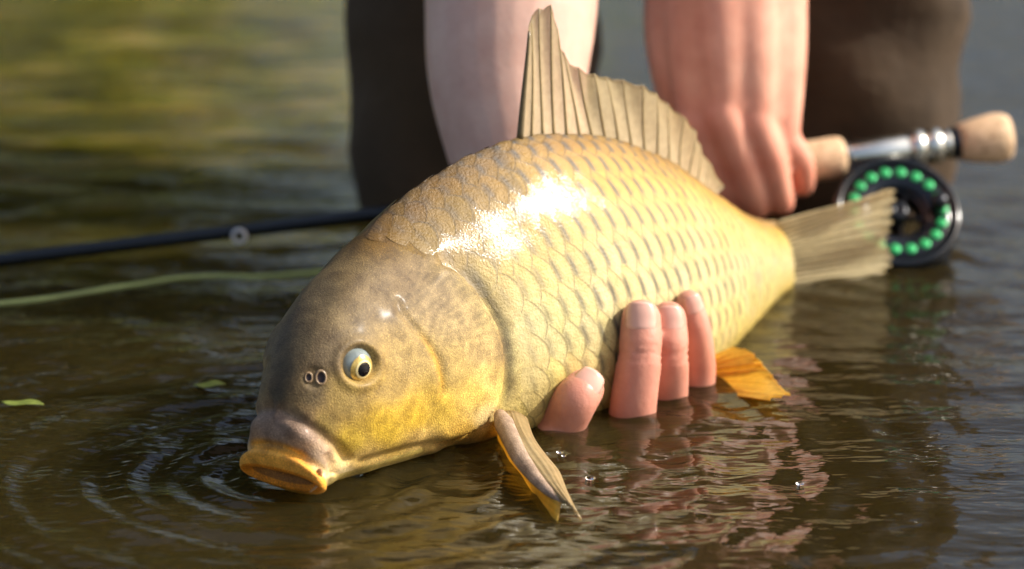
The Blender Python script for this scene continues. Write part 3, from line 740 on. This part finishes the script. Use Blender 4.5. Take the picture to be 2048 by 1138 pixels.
# -- hand under the fish: finger joints from pixels, laid on the flank
def flank(px, py, r, extra=0.):
    p, n, _, _ = hit(px, py); return p + n * (r * .9 + extra)
fingers = []
def fp(px, py, y): return at_y(px, py, y)
def on_fl(px, py, r, k=1.05):
    p, n, _, _ = hit(px, py); return at_y(px, py, p[1] - k * r / max(-n[1], .45)), r
F_index = [on_fl(1098, 905, .0106), on_fl(1118, 862, .0106), on_fl(1150, 802, .0103), on_fl(1168, 778, .0094)]
F_mid = [on_fl(1262, 880, .0112, 1.3), on_fl(1266, 812, .0110, 1.3), on_fl(1280, 708, .0103), on_fl(1282, 638, .0094, .9)]
F_ring = [on_fl(1330, 880, .0102, 1.2), on_fl(1334, 806, .0100, 1.2), on_fl(1338, 708, .0094), on_fl(1337, 638, .0086, .9)]
F_lit = [on_fl(1392, 800, .0085), on_fl(1398, 735, .0082), on_fl(1392, 660, .0074), on_fl(1378, 606, .0066, .9)]
V, F = [], []
for f in (F_index, F_mid, F_ring, F_lit): capsule_chain(V, F, [p for p, r in f], [r for p, r in f], 22)
for f in (F_index, F_mid, F_ring, F_lit):                       # knuckle swell at the middle joint
    capsule_chain(V, F, [f[1][0] + A3([0, .004, -.002]), f[1][0] + A3([0, .006, -.006])], [f[1][1] * .95] * 2, 16)
wr = A3([.012, 1.300, .012]); pal = [A3([.030, 1.185, -.050]), A3([.050, 1.195, -.052]), A3([.067, 1.203, -.050]), A3([.082, 1.215, -.044])]
for f, q in zip((F_index, F_mid, F_ring, F_lit), pal):
    capsule_chain(V, F, [f[0][0], (f[0][0] + q) / 2 + A3([0, -.004, -.012]), q, (q + wr) / 2 + A3([0, 0, -.014]), wr + A3([(q[0] - .05) * .35, 0, -.004])], [.0108, .0115, .014, .018, .020], 18)
capsule_chain(V, F, [wr + A3([0, 0, -.012]), A3([-.008, 1.255, -.038]), A3([-.020, 1.215, -.040]), A3([-.030, 1.185, -.026])], [.017, .014, .0115, .0095], 18)   # thumb along the far side of the belly
elbR = A3([-.012, 1.452, .285]); upR = A3([-.08, 1.56, .58])
def fore(px, py, y): return at_y(px, py, y)
capsule_chain(V, F, [wr + A3([0, -.004, -.01]), wr + A3([-.002, .018, .035]), fore(1018, 180, 1.352), fore(1022, 0, 1.372), fore(1024, -260, 1.41), elbR], [.0285, .0310, .0410, .0455, .0480, .044], 28)
capsule_chain(V, F, [elbR, (elbR + upR) / 2, upR], [.046, .052, .055], 24)
RV, RF = remesh(V, F, .0017, 4)
# -- hand on the cork grip
rodL, rodR = at_y(0, 520, 1.42), at_y(2020, 273, 1.500)
def rod_pt(px): 
    lo, hi = -8., 3.
    for _ in range(50):
        mdl = (lo + hi) / 2
        if proj(rodL + (rodR - rodL) * mdl)[0] < px: lo = mdl
        else: hi = mdl
    return rodL + (rodR - rodL) * lo
rod_ax = unit(rodR - rodL)
V, F = [], []
yh = 1.405
def hp(px, py, y): return at_y(px, py, y + .042)
kn = [hp(1392, 240, 1.394), hp(1450, 228, 1.386), hp(1512, 238, 1.388), hp(1562, 262, 1.398)]
wrl = [hp(1395, -40, 1.418), hp(1440, -40, 1.410), hp(1490, -40, 1.412), hp(1535, -30, 1.420)]
mids = [hp(1428, 330, 1.394), hp(1486, 330, 1.386), hp(1546, 326, 1.388), hp(1600, 318, 1.400)]
ends = [hp(1466, 400, 1.402), hp(1514, 408, 1.397), hp(1562, 402, 1.399), hp(1606, 368, 1.412)]
curl = [hp(1480, 388, 1.428), hp(1518, 396, 1.426), hp(1558, 392, 1.428), hp(1596, 364, 1.436)]
rads = [(.0096, .0086, .0078), (.0098, .0088, .0080), (.0094, .0084, .0076), (.0084, .0076, .0068)]
for k in range(4):
    r0, r1, r2 = rads[k]
    capsule_chain(V, F, [wrl[k], (wrl[k] + kn[k]) / 2 + A3([0, -.002, .0]), kn[k]], [.0225, .0180, .0110], 20)
    if k < 3: capsule_chain(V, F, [(wrl[k] + wrl[k + 1]) / 2, (wrl[k] + wrl[k + 1] + kn[k] + kn[k + 1]) / 4, kn[k] * .45 + kn[k + 1] * .45 + (wrl[k] + wrl[k + 1]) * .05], [.0225, .0190, .0120], 20)
    capsule_chain(V, F, [kn[k] + A3([0, .003, .004]), kn[k] + A3([0, -.0015, -.002]), mids[k], ends[k], curl[k]], [.0105, r0 * 1.12, r1, r2, r2 * .9], 20)
capsule_chain(V, F, [hp(1362, -60, 1.425), hp(1346, 60, 1.42), hp(1352, 150, 1.415), hp(1372, 240, 1.42), hp(1402, 320, 1.432)], [.020, .0165, .0140, .0125, .0100], 20)   # thumb
elbL = A3([.165, 1.385, .415]); upL = A3([.255, 1.53, .64])
capsule_chain(V, F, [hp(1455, 0, 1.428), hp(1455, -90, 1.422), A3([.128, 1.425, .250]), A3([.150, 1.388, .340]), elbL], [.029, .0310, .038, .045, .044], 28)
capsule_chain(V, F, [elbL, (elbL + upL) / 2, upL], [.045, .052, .055], 24)
LV, LF = remesh(V, F, .0019, 4)
# -- head, neck, trunk (above the frame), shins and feet (inside the trousers and the water)
V, F = [], []
hd = A3([.09, 1.40, .71])
capsule_chain(V, F, [A3([.09, 1.95, .76]), A3([.09, 1.84, .77]), A3([.09, 1.70, .74]), A3([.09, 1.58, .68])], [.14, .13, .14, .09], 28)
capsule_chain(V, F, [A3([-.07, 1.56, .62]), A3([.09, 1.58, .66]), A3([.25, 1.54, .65])], [.062, .072, .062], 24)
capsule_chain(V, F, [A3([.09, 1.57, .68]), A3([.09, 1.46, .70])], [.056, .053], 20)
capsule_chain(V, F, [hd + A3([0, .02, .03]), hd + A3([0, -.02, -.06])], [.083, .060], 26)
capsule_chain(V, F, [hd + A3([0, -.075, .01]), hd + A3([0, -.10, -.028])], [.008, .014], 14)
for sx in (-1, 1): capsule_chain(V, F, [hd + A3([sx * .078, .02, .01]), hd + A3([sx * .080, .02, -.03])], [.014, .010], 12)
legs = {-1: [A3([.03, 1.95, .74]), A3([-.020, 1.66, .38]), A3([-.027, 1.60, .02]), A3([-.025, 1.63, -.24]), A3([-.04, 1.53, -.27])], 1: [A3([.16, 1.95, .74]), A3([.205, 1.66, .38]), A3([.208, 1.605, .02]), A3([.205, 1.64, -.24]), A3([.215, 1.54, -.27])]}
for sx, L in legs.items(): capsule_chain(V, F, L[:4], [.085, .06, .045, .035], 22); capsule_chain(V, F, [L[3] + A3([0, 0, -.01]), L[4]], [.036, .028], 16)
TV, TF = remesh(V, F, .012, 3)
allV = np.concatenate([RV, LV, TV]); allF = RF + [tuple(i + len(RV) for i in f) for f in LF] + [tuple(i + len(RV) + len(LV) for i in f) for f in TF]
colp = np.tile(A3([.56, .27, .19]), (len(allV), 1))
jointsR = [p for f in (F_index, F_mid, F_ring, F_lit) for p, r in f]
for p in [f[k][0] for f in (F_index, F_mid, F_ring, F_lit) for k in (1, 2)] + mids + kn + ends:
    d2 = np.linalg.norm(allV - p, axis=1); w = np.exp(-(d2 / .013) ** 2)[:, None] * .45; colp = colp * (1 - w) + A3([.58, .17, .11]) * w
farm = smooth(np.linalg.norm(allV - wr, axis=1), .03, .08) * (np.arange(len(allV)) < len(RV)) * smooth(allV[:, 1], 1.27, 1.31); colp = colp * (1 - farm[:, None]) + A3([.66, .42, .33]) * farm[:, None]
isL = np.zeros(len(allV), bool); isL[len(RV):len(RV) + len(LV)] = True
colp[isL] *= A3([1.25, 1.30, 1.28])  # rod arm's skin colour lightened to stand in for the sun on it
# creases across the backs of the fingers
cr = np.zeros(len(allV))
for f in (F_mid, F_ring):
    ax = unit(f[3][0] - f[2][0])
    for off, dep in ((.0, .0011), (.0028, .0006), (-.0028, .0006)):
        q = f[2][0] + ax * off; t = (allV - q) @ ax; rd = np.linalg.norm((allV - q) - t[:, None] * ax, axis=1); cr += dep * np.exp(-(t / .0009) ** 2) * (rd < f[2][1] * 1.5)
mep = new_mesh('body', allV - A3(PX0), allF); mep.update()
nn = np.zeros(len(allV) * 3, np.float32); mep.vertices.foreach_get('normal', nn); nn = nn.reshape(-1, 3)
mep.vertices.foreach_set('co', (allV - A3(PX0) - nn * cr[:, None]).astype(np.float32).ravel()); mep.update(); set_color(mep, colp)
obj('body', mep, M_skin, person)
def nail(tip, prev, r, face, wid=.95, ln=.0115):
    ax = unit(tip - prev); dn = unit(face - ax * (face @ ax)); sd = np.cross(ax, dn); V = []; n, m = 11, 9
    for i in range(n):
        t = -1 + 2 * i / (n - 1)
        for k in range(m):
            s = -1 + 2 * k / (m - 1); a = s * wid * (1 - .10 * max(t, 0)); 
            l = t * ln / 2 * math.sqrt(max(1 - .38 * s * s, 0)) + ln * .02
            rr_ = r * (1.03 - .10 * max(t, 0) ** 2) + .0004 - .0006 * (abs(s) > .95) - .0008 * (t < -.95)
            V.append(tip + ax * l + rr_ * (math.cos(a) * dn + math.sin(a) * sd))
    me = new_mesh('fingernail', A3(V) - A3(PX0), grid_faces(n, m)); o = obj('fingernail', me, M_nail, person)
    sol = o.modifiers.new('thickness', 'SOLIDIFY'); sol.thickness = .0006
tocam = lambda p, off: unit(CAM - p) + A3(off)
for f, off in ((F_index, (.12, 0, .25)), (F_mid, (-.02, 0, .25)), (F_ring, (.05, 0, .25)), (F_lit, (.35, 0, .3))):
    nail(f[3][0], f[2][0], f[3][1], tocam(f[3][0], off), .85, f[3][1] * 1.5)
# trousers: two loose legs with folds, joined at the seat
def cloth_tube(pts, rad, n=72, m=70, seed=0, fold=.006):
    t = np.linspace(0, len(pts) - 1, m); P = catmull(A3(pts), t); r = catmull(A3(rad)[:, None], t)[:, 0]
    V, F = tube(P, r, n, cap=False); V = A3(V); Q = np.repeat(P, n, 0); nr = unit(V - Q)
    dsp = A3([mnoise.noise(Vector((v[0] * 14 + seed, v[1] * 14, v[2] * 22))) + .6 * mnoise.noise(Vector((v[0] * 34 + seed, v[1] * 34, v[2] * 50 + 7))) for v in V]); dsp = dsp + .8 * np.abs(np.sin(V[:, 2] * 38 + V[:, 0] * 30 + seed)) ** 3
    return V + nr * (dsp * fold)[:, None], F
V, F = [], []
for sx, L, sd in ((-1, legs[-1], 3.), (1, legs[1], 11.)):
    pts = [A3([.09 + sx * .06, 1.96, .76]), (L[0] + L[1]) / 2 + A3([0, 0, .01]), L[1] + A3([0, -.005, .0]), L[1] * .5 + L[2] * .5, L[2], L[2] * .5 + L[3] * .5, L[3]]
    v, f = cloth_tube(pts, [.11, .10, .088, .080, .070 if sx < 0 else .064, .068, .066], seed=sd); o0 = len(V); V += list(v); F += [tuple(o0 + i for i in q) for q in f]
capsule_chain(V, F, [A3([.03, 1.97, .76]), A3([.15, 1.97, .76])], [.135, .135], 30)
obj('trousers', new_mesh('trousers', A3(V) - A3(PX0), F), M_trouser, person, label='wet dark brown trouser legs standing in the river')
V, F = [], []
v, f = cloth_tube([A3([.09, 1.96, .77]), A3([.09, 1.86, .785]), A3([.09, 1.76, .77]), A3([.09, 1.65, .73]), A3([.09, 1.53, .68])], [.16, .155, .16, .15, .08], seed=5, fold=.008); V += list(v); F += f
for a, b in ((A3([-.05, 1.58, .63]), upR * .6 + elbR * .4), (A3([.23, 1.57, .65]), upL * .6 + elbL * .4)):
    v, f = cloth_tube([a, (a + b) / 2, b], [.09, .08, .078], m=30, seed=8, fold=.006); o0 = len(V); V += list(v); F += [tuple(o0 + i for i in q) for q in f]
obj('shirt', new_mesh('shirt', A3(V) - A3(PX0), F), M_shirt, person)
V, F = cap_mesh(hd + A3([0, .025, .035]), .092, [0, .35, 1], .0001, 1.75, 30, 12); obj('hair', new_mesh('hair', A3(V) - A3(PX0), F), M_hair, person)

# ================================================================ FLY ROD AND REEL
ROD0 = Vector(rod_pt(1640)); rod = empty('fly_rod', ROD0, 'black fly rod with cork grip, silver reel seat and green spotted reel', 'fishing rod')
def rod_part(name, V, F, m, parent=None, label=None):
    return obj(name, new_mesh(name, A3(V) - A3(ROD0), F), m, parent or rod, label=label)
def rod_lathe(name, stations, m, n=36, **kw):           # stations: (picture column, radius)
    P0 = rod_pt(stations[0][0]); prof = [(float((rod_pt(px) - P0) @ rod_ax), r) for px, r in stations]
    V, F = lathe(P0, rod_ax, prof, n); return rod_part(name, V, F, m, **kw)
pa = rod_pt(1400); V, F = tube([pa - rod_ax * s for s in np.linspace(-.02, 2.1, 30)], np.linspace(.0044, .0016, 30), 18); rod_part('blank', V, F, M_black)
rod_lathe('cork_grip', [(1280, .0062), (1300, .0085), (1360, .0112), (1450, .0122), (1560, .0116), (1630, .0118), (1672, .0122), (1684, .0112), (1689, .0090)], M_cork)
rod_lathe('reel_seat', [(1686, .0080), (1690, .0084), (1815, .0084), (1818, .0080)], M_silver)
rod_lathe('hood', [(1680, .0094), (1694, .0096), (1696, .0086)], M_gun)
for a, b, r in ((1818, 1845, .0108), (1848, 1880, .0102), (1883, 1900, .0086)):
    rod_lathe('locking_ring', [(a, r * .9), (a + 3, r), (b - 3, r), (b, r * .9)], M_silver)
rod_lathe('butt_collar', [(1898, .0086), (1900, .0092), (1918, .0092), (1920, .0086)], M_gun)
rod_lathe('fighting_butt', [(1916, .0098), (1922, .0110), (1950, .0130), (1985, .0146), (2005, .0142), (2016, .0126), (2020, .0080)], M_cork)
for px in (425, 532, 340): rod_lathe('winding', [(px - 2, .0036), (px - 1, .0039), (px + 1, .0039), (px + 2, .0036)], M_gun, 20)
g0 = rod_pt(480) + A3([0, -.004, -.002]); V, F = tube([g0 + .0035 * A3([math.cos(a), -.3, math.sin(a)]) for a in np.linspace(0, 6.28, 21)], .0011, 8, False)
rod_part('line_guide', V, F, M_white)
# reel, swung towards the viewer under the seat
rc0 = rod_pt(1752); hang = unit(A3([0, -.70, -.72]) - rod_ax * (A3([0, -.70, -.72]) @ rod_ax)); rax = unit(np.cross(hang, rod_ax)); rax = rax if rax[1] < 0 else -rax
RC = rc0 + hang * .0462; RR_ = .0362
def ring_prof(name, prof, m, parent=None, n=56, label=None):    # closed profile of (axial, radius) swept round the reel's axis
    V = []
    for (t, r) in prof:
        for k in range(n):
            a = 2 * math.pi * k / n; V.append(RC + rax * t + r * (math.cos(a) * rod_ax + math.sin(a) * hang))
    F = grid_faces(len(prof), n, True) + [((len(prof) - 1) * n + k, (len(prof) - 1) * n + (k + 1) % n, (k + 1) % n, k) for k in range(n)]
    return rod_part(name, V, F, m, parent, label)
reel = ring_prof('reel', [(-.011, .020), (-.011, RR_), (.010, RR_), (.012, RR_ - .0015), (.012, RR_ - .004), (.008, RR_ - .005), (-.008, RR_ - .005), (-.008, .020)], M_black, label='round black reel with a ring of green dots')
sp = ring_prof('spool', [(.0085, .0165), (.0085, RR_ - .0055), (.0105, RR_ - .0055), (.0112, RR_ - .008), (.0112, .0175), (.0100, .0165)], M_black, reel)
ring_prof('arbor', [(-.006, .0150), (-.006, .0190), (.0075, .0190), (.0075, .0150)], M_gun, reel)
ring_prof('hub', [(-.012, .0010), (-.012, .006), (.012, .006), (.013, .004), (.013, .001)], M_gun, reel)
for k in range(5):
    a = 2 * math.pi * k / 5 + .3; d_ = math.cos(a) * rod_ax + math.sin(a) * hang
    V, F = tube([RC + d_ * .005 + rax * .004, RC + d_ * .0185 + rax * .006], .0016, 8); rod_part('spoke', V, F, M_gun, reel)
for k in range(18):
    a = 2 * math.pi * k / 18 + .12; d_ = math.cos(a) * rod_ax + math.sin(a) * hang; rr_ = .0255; sz = .0031
    e1 = -math.sin(a) * rod_ax + math.cos(a) * hang; V = []
    for (t, r) in ((.0110, 1.0), (.0118, 1.0), (.0122, .8), (.0122, .01)):
        for q in range(14):
            b = 2 * math.pi * q / 14; V.append(RC + d_ * rr_ + rax * t + sz * r * (math.cos(b) * d_ + math.sin(b) * e1))
    rod_part('green_dot', V, grid_faces(4, 14, True), M_green, reel)
V, F = tube([RC + d * 1.0 for d in (hang * -.034 + rod_ax * .0, hang * -.0375)], .006, 14); rod_part('reel_stem', V, F, M_gun, reel)
V, F = tube([rc0 + rod_ax * s + hang * .0088 for s in (-.028, -.02, 0, .02, .028)], [.002, .0032, .004, .0032, .002], 12); rod_part('reel_foot', V, F, M_gun, reel)
hb = RC + rod_ax * .021 + hang * .004 + rax * .011; V, F = lathe(hb, rax, [(0, .004), (.004, .0035), (.012, .0048), (.016, .0040), (.0165, .001)], 18); rod_part('handle', V, F, M_gun, reel)

# fly line floating in a slack curve
pix = [(-420, 640), (-200, 625), (0, 605), (130, 590), (270, 570), (400, 553), (520, 546), (640, 541), (760, 540), (900, 545)]
lp = catmull(A3([at_z(px, py, .0007) for px, py in pix]), np.linspace(0, len(pix) - 1, 160)); lp[:, 2] = [wz(p[0], p[1]) + .0006 for p in lp]; V, F = tube(lp, .0014, 10)
obj('fly_line', new_mesh('fly_line', V, F), M_line, label='pale green fly line floating in a slack curve on the water', cat='fishing line')

# ================================================================ SMALL FLOATING THINGS
def floating_leaf(px, py, L, w, rot, name, label, cat, m, group=None):
    c = at_z(px, py, .0012); V = []; n, k = 9, 4; a = unit([math.cos(rot), math.sin(rot), 0]); b = A3([-a[1], a[0], 0])
    for i in range(n):
        t = -1 + 2 * i / (n - 1); ww = w * (1 - t * t) ** .7 + w * .04
        for q in range(k + 1):
            s = -1 + 2 * q / k; V.append(A3([0, 0, .0006 * (s * s) + .0005 * math.sin(t * 4)]) + a * t * L + b * s * ww)
    me = new_mesh(name, V, grid_faces(n, k + 1)); o = obj(name, me, m, label=label, cat=cat, group=group); o.location = c
    sol = o.modifiers.new('thickness', 'SOLIDIFY'); sol.thickness = .0003
floating_leaf(420, 771, .0075, .004, .25, 'leaf', 'yellow green leaf floating by the ripples off the snout', 'leaf', M_leaf)
floating_leaf(45, 808, .010, .004, -.1, 'leaf', 'long dull leaf drifting below the slack fly line', 'leaf', M_leaf)
def bubble(px, py, r, label, sq=.55, group=None):
    c = at_z(px, py, 0); V = []; n, m = 20, 8
    for i in range(m + 1):
        a = .02 + (math.pi - .04) * i / m
        for k in range(n): t = 2 * math.pi * k / n; V.append(A3([r * math.sin(a) * math.cos(t), r * math.sin(a) * math.sin(t), r * sq * math.cos(a)]))
    F = [f[::-1] for f in grid_faces(m + 1, n, True) + [tuple(range(n))[::-1], tuple(m * n + k for k in range(n))]]
    o = obj('bubble', new_mesh('bubble', V, F), M_drop, label=label, cat='bubble', group=group); o.location = c + A3([0, 0, r * sq * .3])
bubble(705, 950, .0055, 'large clear bubble of water clinging under the chin of the carp', .7)
for px, py, r, lb in ((1181, 957, .0022, 'ring shaped bubble on the water below the middle finger'), (1120, 905, .0016, 'bubble beside the pectoral fin, larger of a touching pair'), (1128, 912, .0011, 'bubble beside the pectoral fin, smaller of a touching pair'),
    (1432, 878, .0014, 'tiny bubble on the water below the orange pelvic fin'), (1600, 968, .0018, 'bubble on open brown water between the pelvic fin and the reel reflection'), (545, 1065, .0012, 'tiny bubble on the ripples below the orange lips'), (750, 1012, .0013, 'tiny bubble on the water below the throat of the carp')):
    bubble(px, py, r, lb, .5, 'bubbles on the water')
